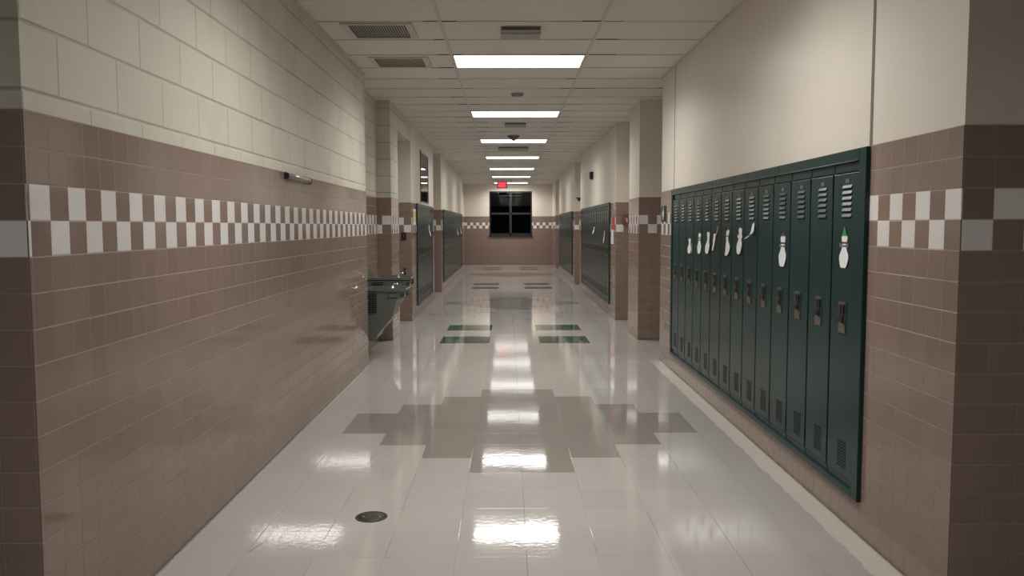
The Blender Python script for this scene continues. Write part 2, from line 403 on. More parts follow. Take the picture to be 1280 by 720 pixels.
def right_wall():
    w = MB()
    wall_seg(w, XR, BK, 2.945, 8.73, 1, 'paint', 2.938, XR, px=1, holes=[(3.72, 8.06, 0.19, 1.74)])
    wall_seg(w, BK, 5.2, 2.945, 3.3, 1, 'paint', 2.938, XR, px=1)
    wall_seg(w, 1.96, BK, 8.73, 10.26, 1, 'paint', 2.938, XR, cap=False, holes=[(9.2, 10.15, 0.0, 2.12)])
    wall_seg(w, XR2, BK, 10.26, 11.1, 1, 'paint', 10.26, XR2)
    wall_seg(w, 1.96, BK, 11.1, 12.45, 1, 'paint', 10.26, XR2, cap=False)
    wall_seg(w, XR2, BK, 12.45, 18.6, 1, 'paint', 12.45, XR2, px=1, holes=[(13.14, 18.01, 0.19, 1.75)])
    wall_seg(w, 1.96, BK, 18.6, 20.22, 1, 'paint', 12.45, XR2, cap=False)
    wall_seg(w, XR2, BK, 20.22, 26.3, 1, 'paint', 20.22, XR2, px=1, holes=[(20.80, 25.72, 0.19, 1.75)])
    wall_seg(w, 1.96, BK, 26.3, 28.1, 1, 'paint', 20.22, XR2, cap=False)
    wall_seg(w, XR2, BK, 28.1, YE, 1, 'paint', 28.1, XR2, px=1)
    return struct(w.build('wall_right'))
left_wall(); right_wall()
WX0, WX1, WZ0, WZ1 = -0.69, 0.873, 1.06, 2.685
def end_wall():
    w = MB()
    for xa, xb in ((-BK, WX0), (WX0, WX1), (WX1, BK)):
        for za, zb in ((0, WZ0), (WZ0, ZT), (ZT, WZ1), (WZ1, CE + .06)):
            if xa == WX0 and WZ0 <= za < WZ1: continue
            m = 'tile' if zb <= ZT + .001 else 'paint'
            w.box(xa, xb, YE - (0.005 if m == 'tile' else 0), YE + 0.25, za, zb, m, ux=-1.615)
    return struct(w.build('wall_far'))
end_wall()
w = MB(); w.box(-5.4, -5.2, -3.4, 2.95, 0, CE + .06, 'block'); struct(w.build('wall_lobby_left'))
w = MB(); w.box(5.2, 5.4, -3.4, 3.3, 0, CE + .06, 'paint'); struct(w.build('wall_lobby_right'))
# control joints in the right wall beside the locker soffit
for n, y, wd in ((1, 3.702, 0.026), (2, 8.075, 0.018)):
    w = MB(); w.box(XR - 0.0015, XR + 0.01, y - wd / 2, y + wd / 2, 1.768 if n == 1 else 1.77, CE - 0.002, 'caulk'); struct(w.build('trim_%d' % n))

# ------------------------------------------------------------------ ceiling
CX = [LX - .61 - 1.22 * k for k in range(4, 0, -1)] + [LX - .61, LX + .61] + [LX + .61 + 1.22 * k for k in range(1, 5)]
RP = DLY / 6
lights_y = [LY + i * DLY for i in range(-1, 7)] + [LY - 3 * DLY + RP * 5]
rows = [LY + RP / 2 + RP * k for k in range(-19, 39)]
ce = MB()
for ya, yb in zip(rows, rows[1:]):
    if ya > YE: break
    for xa, xb in zip(CX, CX[1:]):
        if ya > 3.5 and (xb < -BK or xa > BK): continue
        cx, cy = (xa + xb) / 2, (ya + yb) / 2
        if abs(cx - LX) < .1 and any(abs(cy - l) < .1 for l in lights_y): continue
        dz = [0.004 + random.uniform(-.001, .004) for _ in range(4)]
        ce.face([(xa, ya, CE + dz[0]), (xa, yb, CE + dz[1]), (xb, yb, CE + dz[2]), (xb, ya, CE + dz[3])], 'ceil')
cob = struct(ce.build('ceiling', recalc=False))
g = MB()
for i, x in enumerate(CX):
    if abs(x) < BK: g.box(x - .012, x + .012, -3.2, YE, CE, CE + .012, 'grid')
    else: g.box(x - .012, x + .012, -3.2, 3.2, CE, CE + .012, 'grid')
for y in rows:
    if y > YE: continue
    e = 2.1 if y > 3 else 5.1
    for xa, xb in zip(CX, CX[1:]):
        if xb < -e - .3 or xa > e + .3: continue
        g.box(max(xa + .012, -5.2), min(xb - .012, 5.2), y - .011, y + .011, CE + .001, CE + .012, 'grid')
        # open slits where the lay-in panels do not reach the tee at the corners
        if random.random() < .75:
            L = random.uniform(.08, .26); g.box(xa + .012, xa + .012 + L, y - .016, y - .011, CE + .0015, CE + .006, 'darkgap')
        if random.random() < .75:
            L = random.uniform(.08, .26); g.box(xb - .012 - L, xb - .012, y - .016, y - .011, CE + .0015, CE + .006, 'darkgap')
for x, ya, yb in ((XL + .008, 2.514, 8.49), (XR - .008, 2.945, 8.73)):
    g.box(x - .009, x + .009, ya, yb, CE - .001, CE + .008, 'grid')
gob = g.build('ceiling_grid', cob)

# ------------------------------------------------------------------ ceiling lights
def make_light(label):
    t = thing('ceiling_light', label, 'light', group='recessed ceiling lights')
    f = MB(); a, b_ = .605, .300
    for x0, x1, y0, y1 in ((-a, a, -b_, -b_ + .018), (-a, a, b_ - .018, b_), (-a, -a + .018, -b_ + .018, b_ - .018), (a - .018, a, -b_ + .018, b_ - .018)):
        f.box(x0, x1, y0, y1, .001, .03, 'lframe')
    f.box(-a, a, -b_, b_, .10, .11, 'lframe')
    for x0, x1, y0, y1 in ((-a, a, -b_, -b_ + .01), (-a, a, b_ - .01, b_), (-a, -a + .01, -b_, b_), (a - .01, a, -b_, b_)):
        f.box(x0, x1, y0, y1, .03, .10, 'lframe')
    f.build('housing', t)
    la = bpy.data.lights.new('lamp', 'AREA'); la.shape = 'RECTANGLE'; la.size = 1.16; la.size_y = .56; la.energy = LAMP_W; la.color = (1.0, .975, .925); la.spread = math.radians(152)
    lo = bpy.data.objects.new('lamp', la); COL.objects.link(lo); lo.parent = t; lo.location = (0, 0, .003)
    l = MB(); l.box(-a + .018, a - .018, -b_ + .018, b_ - .018, .006, .012, 'lens'); l.build('lens', t)
    return t
proto = make_light('lit ceiling light panel overhead at the corridor mouth')
proto.location = (LX, lights_y[0], CE)
copy_tree(proto, (LX, lights_y[-1], CE), 0, 'added ceiling light panel, unseen above the lobby behind the camera')  # unseen light, added to brighten the walls facing the camera
for i, y in enumerate(lights_y[1:-1]):
    lab = ('large lit ceiling light panel, nearest and topmost of the row down the corridor' if i == 0 else
           'lit ceiling light panel, farthest of the row, just above the end window' if i == 6 else
           'lit ceiling light panel, %s in the row receding down the corridor' % ORD[i])
    copy_tree(proto, (LX, y, CE), 0, lab)

# ------------------------------------------------------------------ ceiling fittings
def grille(x0, x1, y0, y1, label):
    t = thing('air_return_grille', label, 'air vent', ((x0 + x1) / 2, (y0 + y1) / 2, CE), group='return grilles in the left ceiling bay')
    hx, hy = (x1 - x0) / 2, (y1 - y0) / 2; e = .055
    f = MB()
    for a in ((-hx - e, hx + e, -hy - .03, -hy), (-hx - e, hx + e, hy, hy + .03), (-hx - e, -hx, -hy, hy), (hx, hx + e, -hy, hy)):
        f.box(a[0], a[1], a[2], a[3], -.008, .004, 'grid')
    f.build('frame', t)
    s = MB(); n = 22
    for i in range(n):
        x = -hx + (i + .5) * 2 * hx / n
        s.obox((x, 0, .0), (.0015, 2 * hy, .013), 'duct', Matrix.Rotation(.55, 3, 'Y'))
    s.build('slats', t)
    b = MB(); b.box(-hx, hx, -hy, hy, .0065, .0078, 'darkgap'); b.build('duct_back', t)
grille(-1.215, -.780, 6.42, 6.85, 'dark slatted return grille in the ceiling, the nearer of two on the left')
grille(-1.218, -.780, 7.67, 8.08, 'dark slatted return grille in the ceiling, the farther of two, level with the first light')
def diffuser(x0, x1, y0, y1, label):
    t = thing('ceiling_diffuser', label, 'air vent', ((x0 + x1) / 2, (y0 + y1) / 2, CE), group='square supply diffusers')
    hx, hy = (x1 - x0) / 2, (y1 - y0) / 2
    f = MB()
    f.prism([(-hy, .002), (hy, .002), (hy - .02, -.040), (-hy + .075, -.040), (-hy + .07, -.028), (-hy, -.003)], 'diffuser', 'x', -hx, hx)
    f.build('face_plate', t, bevel=.003)
    d = MB(); d.box(-hx + .008, hx - .008, -hy + .004, -hy + .062, -.016, -.006, 'darkgap')
    d.box(-hx + .01, hx - .01, -hy - .001, -hy + .01, -.016, -.011, 'duct')
    d.build('air_slot', t)
diffuser(-.054, .256, 6.50, 6.79, 'small square air diffuser with a black slot, just before the nearest ceiling light')
diffuser(-.048, .268, 12.45, 12.76, 'small grey air diffuser on the ceiling beyond the second light')
diffuser(-.19, .40, 16.2, 16.72, 'wide air diffuser with dark slot on the ceiling beyond the third light')
t = thing('smoke_detector', 'round brownish smoke detector on the ceiling between the first and second lights', 'smoke detector', (.11, 9.75, CE))
m = MB(); m.lathe([(.075, 0), (.075, -.012), (.06, -.02), (.05, -.034), (.02, -.038)], 'alu'); m.build('detector_body', t)
m = MB(); m.lathe([(.062, -.0165), (.0635, -.021), (.058, -.025), (.05, -.026)], 'duct'); m.build('vent_ring', t)
t = thing('smoke_detector', 'small dark cone-shaped detector hanging under the ceiling before the third light', 'smoke detector', (.095, 14.2, CE))
m = MB(); m.lathe([(.10, 0), (.10, -.02), (.06, -.05), (.02, -.085), (.006, -.09)], 'duct'); m.build('detector_body', t)
m = MB(); m.lathe([(.105, 0), (.105, -.01), (.095, -.012)], 'alu'); m.build('base_ring', t)
t = thing('fire_sprinkler', 'tiny bright sprinkler head under the ceiling just right of the exit sign', 'sprinkler', (.10, 27.8, CE))
m = MB(); m.lathe([(.05, 0), (.05, -.006), (.02, -.012), (.016, -.045), (.03, -.05), (.03, -.055), (.008, -.06)], 'chrome', n=14); m.build('sprinkler_head', t)

# exit sign
t = thing('exit_sign', 'small glowing red exit sign hung from the ceiling in front of the end window', 'exit sign', (-.196, 27.5, CE))
m = MB(); m.box(-.165, .165, -.025, .025, -.285, -.06, 'black'); m.build('housing', t, bevel=.004)
m = MB(); m.lathe([(.012, -.06), (.012, -.01), (.05, -.008), (.05, 0)], 'lframe', n=14); m.build('stem', t)
m = MB(); m.box(-.138, .138, -.029, -.0245, -.265, -.08, 'exitred'); m.build('lit_face', t)
def lb(x0, x1, z0, z1): m.box(x0, x1, -.0315, -.0285, z0 - .245, z1 - .245, 'exitletter')
H = .145; sw = .013
for kx, ch in ((-.118, 'E'), (-.056, 'X'), (.012, 'I'), (.045, 'T')):
    m = MB()
    if ch == 'E':
        lb(kx, kx + sw, 0, H)
        for zz in (0, H / 2 - sw / 2, H - sw): lb(kx, kx + .048, zz, zz + sw)
    if ch == 'X':
        for sg in (1, -1):
            m.obox((kx + .027, -.030, H / 2 - .245), (sw, .003, H * 1.02), 'exitletter', Matrix.Rotation(sg * .33, 3, 'Y'))
    if ch == 'I': lb(kx, kx + sw, 0, H)
    if ch == 'T': lb(kx + .022, kx + .022 + sw, 0, H); lb(kx, kx + .058, H - sw, H)
    m.build('letter', t)

# ------------------------------------------------------------------ lockers
LW = 0.3048
def make_locker():
    t = thing('locker', 'dark green steel locker', 'locker')
    b = MB(); hw = LW / 2
    b.box(.020, .32, -hw + .001, hw - .001, .0, 1.515, 'green')
    for a in ((-hw + .001, -hw + .014), (hw - .014, hw - .001)): b.box(.008, .020, a[0], a[1], .0, 1.515, 'green')
    b.box(.006, .020, -hw + .014, hw - .014, 1.475, 1.515, 'green'); b.box(.006, .020, -hw + .014, hw - .014, 0, .030, 'green')
    b.build('body', t)
    d = MB(); dw = hw - .0075
    d.box(-.002, .016, -dw, dw, .036, 1.468, 'green')
    door = d.build('door', t, bevel=.003)
    # six louvres at the head of the door
    l = MB(); ly = -.018
    for i in range(6):
        z = 1.397 - i * .0268
        pr = [(-.0015, z + .0165), (-.0078, z + .002), (-.0078, z), (-.0015, z)]
        A = [(p[0], ly - .052, p[1]) for p in pr]; B = [(p[0], ly + .052, p[1]) for p in pr]
        l.face([A[0], B[0], B[1], A[1]], 'green'); l.face([A[1], B[1], B[2], A[2]], 'green'); l.face([A[2], B[2], B[3], A[3]], 'darkgap')
        l.face([A[0], A[1], A[2], A[3]], 'green'); l.face([B[3], B[2], B[1], B[0]], 'green')
        l.face([(-.0024, ly - .052, z), (-.0024, ly + .052, z), (-.0024, ly + .052, z - .008), (-.0024, ly - .052, z - .008)], 'darkgap')
    l.build('louvres', door)
    p = MB(); p.prism([(ly - .022, 1.422), (ly + .022, 1.422), (ly + .022, 1.436), (ly + .012, 1.441), (ly - .012, 1.441), (ly - .022, 1.436)], 'plate', 'x', -.0045, -.0015)
    p.build('number_plate', door)
    v = MB(); vy = -.028
    v.box(-.0028, -.0018, vy - .05, vy + .05, .072, .205, 'greytrim' if False else 'green')
    for i in range(8):
        for j in range(9):
            v.box(-.0034, -.0026, vy - .047 + i * .0122, vy - .047 + i * .0122 + .0085, .076 + j * .0142, .076 + j * .0142 + .009, 'darkgap')
    v.build('vent_perforation', door)
    # recessed latch plate
    h = MB(); z0, z1, w2 = .715, .862, .040
    for a in ((-w2, -w2 + .009, z0, z1), (w2 - .009, w2, z0, z1), (-w2 + .009, w2 - .009, z1 - .012, z1), (-w2 + .009, w2 - .009, z0, z0 + .034)):
        h.box(-.0065, -.0015, a[0], a[1], a[2], a[3], 'nickel')
    h.box(-.0028, -.0018, -w2 + .008, w2 - .008, z0 + .03, z1 - .01, 'switch')
    h.obox((-.0060, 0, z0 + .044), (.006, .045, .018), 'nickel', Matrix.Rotation(.35, 3, 'X'))
    h.box(-.0045, -.0025, -w2 + .010, w2 - .010, z0 + .034, z0 + .058, 'duct')
    hp = h.build('latch_plate', door)
    k = MB(); k.box(-.011, -.0025, .003, .026, z1 - .052, z1 - .014, 'black'); k.box(-.012, -.0025, -.028, -.006, z1 - .054, z1 - .014, 'black'); k.box(-.008, -.0025, -.028, .026, z1 - .060, z1 - .046, 'black')
    k.box(-.014, -.0025, -.016, .026, z1 - .098, z1 - .070, 'black'); k.box(-.010, -.0025, -.028, -.008, z1 - .102, z1 - .054, 'black')
    k.build('latch', door, bevel=.002)
    for z in (1.385, .66, .075):
        hg = MB(); hg.box(-.0045, .004, -dw - .006, -dw + .004, z, z + .075, 'black'); hg.build('hinge', door)
    return t
proto_locker = make_locker()
def bank(side, ystart, n, xface, z0, labelf, group, trim_label, trimw=(.073, .06), proud=.025, zt=1.765, skip=(), tops=(), first=False):
    """row of n lockers set into the wall whose face is at xface; doors sit a little behind the trim"""
    dx = xface - side * (proud - .008)
    for i in range(n):
        y = ystart + (i + .5) * LW
        rz = 0 if side > 0 else PI
        if first and i == 0:
            proto_locker.location = (dx, y, z0 + .035); proto_locker['label'] = labelf(i); proto_locker['group'] = group
        else:
            copy_tree(proto_locker, (dx, y, z0 + .035), rz, labelf(i), group, skip)
    ya, yb = ystart - trimw[0], ystart + n * LW + trimw[1]
    t = thing('locker_trim', trim_label, 'trim', (xface, (ya + yb) / 2, z0))
    def part(name, y0, y1, za, zb, d0=0.0, d1=0.03):
        m = MB(); yc = (ya + yb) / 2
        xa, xb = sorted((-side * (proud - d0), side * d1)); m.box(xa, xb, y0 - yc, y1 - yc, za - z0, zb - z0, 'green'); return m.build(name, t, bevel=.003)
    ztop = z0 + .035 + 1.518
    part('side_trim', ya, ystart - .001, z0, zt); part('side_trim', ystart + n * LW + .001, yb, z0, zt)
    part('bottom_sill', ystart - .001, ystart + n * LW + .001, z0, z0 + .034, .0)
    cuts = [ystart - .001] + list(tops) + [ystart + n * LW + .001]
    for a, b in zip(cuts, cuts[1:]): part('top_panel', a + .001, b - .001, ztop, zt)
    part('top_ledge', ystart, ystart + n * LW, ztop - .002, ztop + .004, -.004)
    return t
PIN_AT = {0: 'with the green-tipped paper pin', 3: 'with a white paper pin on it', 5: 'with a curled scrap of paper on it', 6: 'with a white paper pin on it', 7: 'with a crooked paper pin on it',
          8: 'with a thin paper strip on it', 9: 'with a wavy paper pin on it', 10: 'with a small paper pin on it', 11: 'with a folded paper pin on it'}
def near_label(i):
    if i == 0: return 'dark green locker nearest the camera on the right, with a green-tipped paper pin'
    if i == 13: return 'dark green locker at the far end of the near right bank, bare door'
    return 'dark green locker, %s along the near right bank, %s' % (ORD[i], PIN_AT.get(i, 'bare door').replace('a curled scrap of paper', 'curled paper'))
Y1 = 3.763
bank(1, Y1, 14, XR, .157, near_label, 'lockers in the near right bank',
     'dark green trim frame around the near right-hand locker bank', tops=(4.88, 6.45), first=True)
def flabel(where, n):
    return lambda i: 'dark green locker, %s along the %s' % (ORD[i] if i else 'first', where)
bank(-1, 13.095, 8, XL2, .172, flabel('left bank below the glass panel', 8), 'lockers in the nearer left bank', 'dark green trim frame around the nearer left locker bank', (.07, .06), zt=1.775)
bank(1, 13.17, 16, XR2, .180, flabel('middle right bank beyond the pilasters', 16), 'lockers in the middle right bank', 'dark green trim frame around the middle right locker bank', (.06, .06), zt=1.785)
sk = ('number_plate', 'vent_perforation', 'hinge', 'latch')
bank(-1, 18.40, 24 - 1, XL2, .180, flabel('far left bank near the end', 23), 'lockers in the far left bank', 'dark green trim frame around the far left locker bank', (.07, .28), zt=1.785, skip=sk, tops=(21.6,))
bank(1, 20.83, 16, XR2, .180, flabel('far right bank near the end wall', 16), 'lockers in the far right bank', 'dark green trim frame around the far right locker bank', (.06, .15), zt=1.785, skip=sk)

# ------------------------------------------------------------------ paper bowling pins taped on the lockers
def pin_outline(h, w, bend=0.0, n=26, head=.30):
    """half-widths of a bowling pin of height h; returns rows (z, centre, half width)"""
    rows = []
    for i in range(n + 1):
        s = i / n                       # 0 bottom .. 1 top
        if s < .62: hw = w * .5 * (.58 + .42 * math.sin(min(1, s / .33) * PI / 2) if s < .33 else 1 - .50 * (1 - math.cos((s - .33) / .29 * PI)) / 2)
        elif s < .74: hw = w * .5 * .50
        else: hw = w * .5 * (.50 + .15 * math.sin((s - .74) / .26 * PI * .75))
        if s < .05: hw *= .78 + .22 * s / .05
        if s > .94: hw *= math.sqrt(max(0.08, 1 - ((s - .94) / .07) ** 2))
        rows.append((s * h, bend * math.sin(s * PI * 2) + bend * .6 * s, hw))
    return rows
def paper_rows(mb, rows, x, y, z, mat, curl=0.0, side=1, th=.0012):
    """strip of paper from rows, standing off the door by a small curl; faces the corridor (-side x)"""
    def off(q): return x - side * (.0012 + curl * (1 - q) ** 2)
    H = rows[-1][0] - rows[0][0]
    prev = None; k = mb.mi(mat)
    for (dz, cy, hw) in rows:
        q = (dz - rows[0][0]) / H; xo = off(q)
        cur = [mb.bm.verts.new(p) for p in ((xo, y + cy - hw, z + dz), (xo - side * .004 * curl / .03 if curl else xo, y + cy, z + dz), (xo, y + cy + hw, z + dz),
                                            (xo + side * -th, y + cy + hw, z + dz), (xo - side * th - (side * .004 * curl / .03 if curl else 0), y + cy, z + dz), (xo - side * th, y + cy - hw, z + dz))]
        if prev:
            for i in range(6):
                f = mb.bm.faces.new((prev[i], prev[(i + 1) % 6], cur[(i + 1) % 6], cur[i])); f.material_index = k
        else: mb.bm.faces.new(list(reversed(cur))).material_index = k
        prev = cur
    mb.bm.faces.new(prev).material_index = k
def paper_pin(y, z0, z1, w, label, x, bend=0.0, curl=.01, tip=None, tipz=0.0, band=True, bow=False, side=1, group='paper bowling pins on the near lockers', mat='paper', hem=None, tipw=.014):
    t = thing('paper_bowling_pin', label, 'paper cutout', (x, y, z0), group=group)
    h = z1 - z0; rows = pin_outline(h, w, bend)
    m = MB(); paper_rows(m, rows, 0, 0, 0, mat, curl, side); m.build('pin_body', t)
    def cyat(q):
        r = rows[int(q * (len(rows) - 1))]; return r[1], r[2]
    if band:
        cy, hw = cyat(.76); zz = .76 * h; xo = -side * (.0012 + curl * .24 ** 2 + .0028)
        m = MB(); m.box(min(xo, xo + .0012), max(xo, xo + .0012), cy - hw * 1.08, cy + hw * 1.08, zz - .004, zz + .004, 'ink'); m.build('neck_band', t)
    if bow:
        cy, hw = cyat(.66); zz = .66 * h; xo = -side * (.0012 + curl * .34 ** 2 + .003)
        m = MB()
        m.prism([(cy - hw - .026, zz + .016), (cy - hw * .6, zz + .004), (cy + hw * .6, zz + .004), (cy + hw + .026, zz + .016), (cy + hw + .022, zz - .010), (cy + hw * .6, zz - .004), (cy - hw * .6, zz - .004), (cy - hw - .022, zz - .010)], 'greypaper' if bow == 'dark' else 'paper', 'x', xo, xo + .0012)
        m.build('bow_tie', t)
    if tip:
        cy, hw = cyat(1.0); m = MB()
        m.prism([(cy - tipw, h - .006), (cy + tipw, h - .006), (cy + .002, h + tipz)], tip, 'x', -side * .0032, -side * .0018); m.build('paper_tip', t)
    if hem:
        m = MB(); cy, hw = cyat(.4)
        m.prism([(cy + hw * .7, .01 * h), (cy + hw * .7, .72 * h), (cy + hw * .7 + hem, .68 * h), (cy + hw * .7 + hem, .06 * h)] if hem > 0 else
                [(cy - hw * .7, .01 * h), (cy - hw * .7, .72 * h), (cy - hw * .7 + hem, .68 * h), (cy - hw * .7 + hem, .06 * h)], 'greypaper', 'x', -side * .0030, -side * .0016)
        m.build('folded_flap', t)
    return t
XD = XR - .017 - .002      # face of the near locker doors
paper_pin(3.912, 1.216, 1.372, .104, 'large white paper bowling pin with a green tip, nearest on the lockers', XD, tip='greenpaper', tipz=.042, tipw=.027, bow='dark', curl=.004)
paper_pin(4.790, 1.180, 1.358, .122, 'white paper bowling pin with a grey bow tie, alone on the fourth locker', XD, tip='greypaper', tipz=.028, bow='dark', curl=.005)
paper_pin(5.675, 1.222, 1.400, .118, 'white paper bowling pin with outstretched bow tie, left of the curled scrap', XD, bend=.004, tip='greypaper', tipz=.028, bow='light', curl=.012, band=False)
paper_pin(6.000, 1.200, 1.385, .112, 'crooked white paper pin with a faint tip, on the eighth locker', XD, bend=-.022, tip='greypaper', tipz=.026, curl=.012)
paper_pin(6.58, 1.195, 1.366, .130, 'wide wavy white paper pin without bow tie, on the tenth locker', XD, bend=.008, curl=.012, band=False)
paper_pin(6.88, 1.185, 1.355, .135, 'white paper pin with a small bow tie, on the eleventh locker', XD, tip='greypaper', tipz=.026, bow='dark', curl=.006)
paper_pin(7.255, 1.175, 1.305, .130, 'white paper pin with a folded grey flap, farthest on the near lockers', XD, tip='greypaper', tipz=.034, curl=.006, band=False, hem=-.07)
# curled scrap: the pin that has peeled off and folded over
t = thing('paper_scrap', 'curled white paper scrap bent like a hook, left of the bow-tied lone pin', 'paper cutout', (XD, 5.42, 1.32), group='paper bowling pins on the near lockers')
m = MB(); path = [(.045, .106, .014), (.043, .085, .020), (.035, .06, .024), (.018, .042, .026)]
def ribbon(mb, pts, mat, x0=-.002):
    L = [mb.bm.verts.new((x0 - .02 * i / len(pts), p[0] - p[2], p[1] + .004)) for i, p in enumerate(pts)]; R = [mb.bm.verts.new((x0 - .02 * i / len(pts), p[0] + p[2], p[1] - .004)) for i, p in enumerate(pts)]
    L2 = [mb.bm.verts.new(v.co + Vector((-.0014, 0, 0))) for v in L]; R2 = [mb.bm.verts.new(v.co + Vector((-.0014, 0, 0))) for v in R]
    k = mb.mi(mat)
    for i in range(len(pts) - 1):
        for q in ((L, R), (R, R2), (R2, L2), (L2, L)):
            f = mb.bm.faces.new((q[0][i], q[1][i], q[1][i + 1], q[0][i + 1])); f.material_index = k
    for i in (0, -1): mb.bm.faces.new((L[i], R[i], R2[i], L2[i])).material_index = k
ribbon(m, [(-.048, .112, .018), (-.054, .085, .028), (-.056, .058, .032), (-.040, .040, .030)], 'paper'); m.build('strip', t)
m = MB(); ribbon(m, [(-.040, .040, .030), (-.022, .032, .027)], 'redink', -.018); m.build('red_mark', t)
m = MB(); ribbon(m, [(-.022, .032, .030), (.004, .020, .032), (.026, .010, .024)], 'paper', -.021); m.build('curled_end', t)
# thin strip with a reddish second piece
t = thing('paper_scrap', 'thin white paper strip with a pinkish piece slanting above it, on the ninth locker', 'paper cutout', (XD, 6.37, 1.226), group='paper bowling pins on the near lockers')
m = MB(); paper_rows(m, [(0, .022, .018), (.05, .022, .022), (.10, .012, .032), (.128, .012, .026)], 0, 0, 0, 'paper', .012); m.build('strip', t)
m = MB(); paper_rows(m, [(.096, -.030, .012), (.13, -.055, .020), (.16, -.075, .018), (.19, -.088, .008)], 0, 0, 0, 'redink', .006); m.build('slanting_piece', t)
# a few on the lockers further away
gf = 'paper scraps on the far lockers'
xd2 = XR2 - .019
paper_pin(13.76, 1.13, 1.335, .11, 'pale paper pin on the nearer end of the middle right locker bank', xd2, group=gf, curl=.02, band=False)
paper_pin(15.41, 1.27, 1.40, .16, 'small white paper cutout halfway along the middle right locker bank', xd2, group=gf, curl=.03, band=False)
xl2 = XL2 + .019
paper_pin(14.94, 1.24, 1.43, .14, 'white paper cutout on the left lockers below the glass panel', xl2, group=gf, curl=.03, band=False, side=-1)
paper_pin(23.3, 1.16, 1.33, .20, 'white paper scrap on the far left lockers, the nearer of two', xl2, group=gf, curl=.03, band=False, side=-1)
paper_pin(24.85, 1.18, 1.35, .20, 'white paper scrap on the far left lockers, the farther of two', xl2, group=gf, curl=.03, band=False, side=-1)

# ------------------------------------------------------------------ end window
wn = MB()
fw = .045
for a in ((WX0, WX0 + fw, WZ0, WZ1), (WX1 - fw, WX1, WZ0, WZ1), (WX0, WX1, WZ1 - fw, WZ1), (WX0, WX1, WZ0, WZ0 + .09), (.045, .130, WZ0, WZ1), (WX0, WX1, 1.835, 1.905)):
    wn.box(a[0], a[1], YE + .015, YE + .10, a[2], a[3], 'bronze')
wob = struct(wn.build('window_1'))
for a, b in ((WX0 + fw, .045), (.130, WX1 - fw)):
    for c, d in ((WZ0 + .09, 1.835), (1.905, WZ1 - fw)):
        p = MB(); p.box(a, b, YE + .05, YE + .056, c, d, 'glass'); p.build('glass_pane', wob)
m = MB(); m.box(WX0 - .03, WX1 + .03, YE - .035, YE + .02, WZ0 - .04, WZ0, 'bronze'); m.build('window_sill', wob, bevel=.004)

# glass panel in the left wall over the lockers
wn = MB()
for a in ((13.68, 13.73, 1.81, 2.66, 'bronze'), (15.00, 15.03, 1.81, 2.66, 'alu'), (13.73, 15.00, 2.63, 2.66, 'alu'), (13.73, 15.00, 1.81, 1.83, 'alu')):
    wn.box(XL2 - .10, XL2 + .010, a[0], a[1], a[2], a[3], a[4])
wob = struct(wn.build('window_2'))
p = MB(); p.prism([(XL2 - .018, 13.73), (XL2 - .012, 13.73), (XL2 + .0015, 15.0), (XL2 - .0045, 15.0)], 'glass', 'z', 1.83, 2.63); p.build('glass_pane', wob)
p = MB(); p.box(XL2 - .40, XL2 - .38, 13.68, 15.03, 1.81, 2.66, 'greytrim'); p.build('case_back', wob)

# ------------------------------------------------------------------ doors
def door_leaf(n, x0, x1, y0, y1, h, knob_y, side):
    d = MB(); d.box(x0, x1, y0 + .045, y1 - .045, .008, h - .045, 'door')
    o = struct(d.build('door_%d' % n, bevel=.003))
    f = MB()
    xa, xb = (x0 - .02, x1 + .03)
    for a in ((y0, y0 + .045, 0, h), (y1 - .045, y1, 0, h), (y0 + .045, y1 - .045, h - .045, h)): f.box(xa, xb, a[0], a[1], a[2], a[3], 'switch')
    f.build('door_frame', o)
    k = MB(); fx = x0 if side > 0 else x1
    k.lathe([(.03, 0), (.03, .008), (.012, .012), (.012, .055)], 'nickel', (fx, knob_y, .98), 14, Matrix.Rotation(-side * PI / 2, 3, 'Y'))
    k.tube([(fx - side * .05, knob_y, .98), (fx - side * .055, knob_y - .05, .98), (fx - side * .05, knob_y - .11, .975)], .010, 'nickel')
    k.build('lever_handle', o)
door_leaf(1, 1.99, 2.035, 9.2, 10.15, 2.12, 10.03, 1)
door_leaf(2, -2.115, -2.075, 11.2, 12.1, 2.10, 11.3, -1)

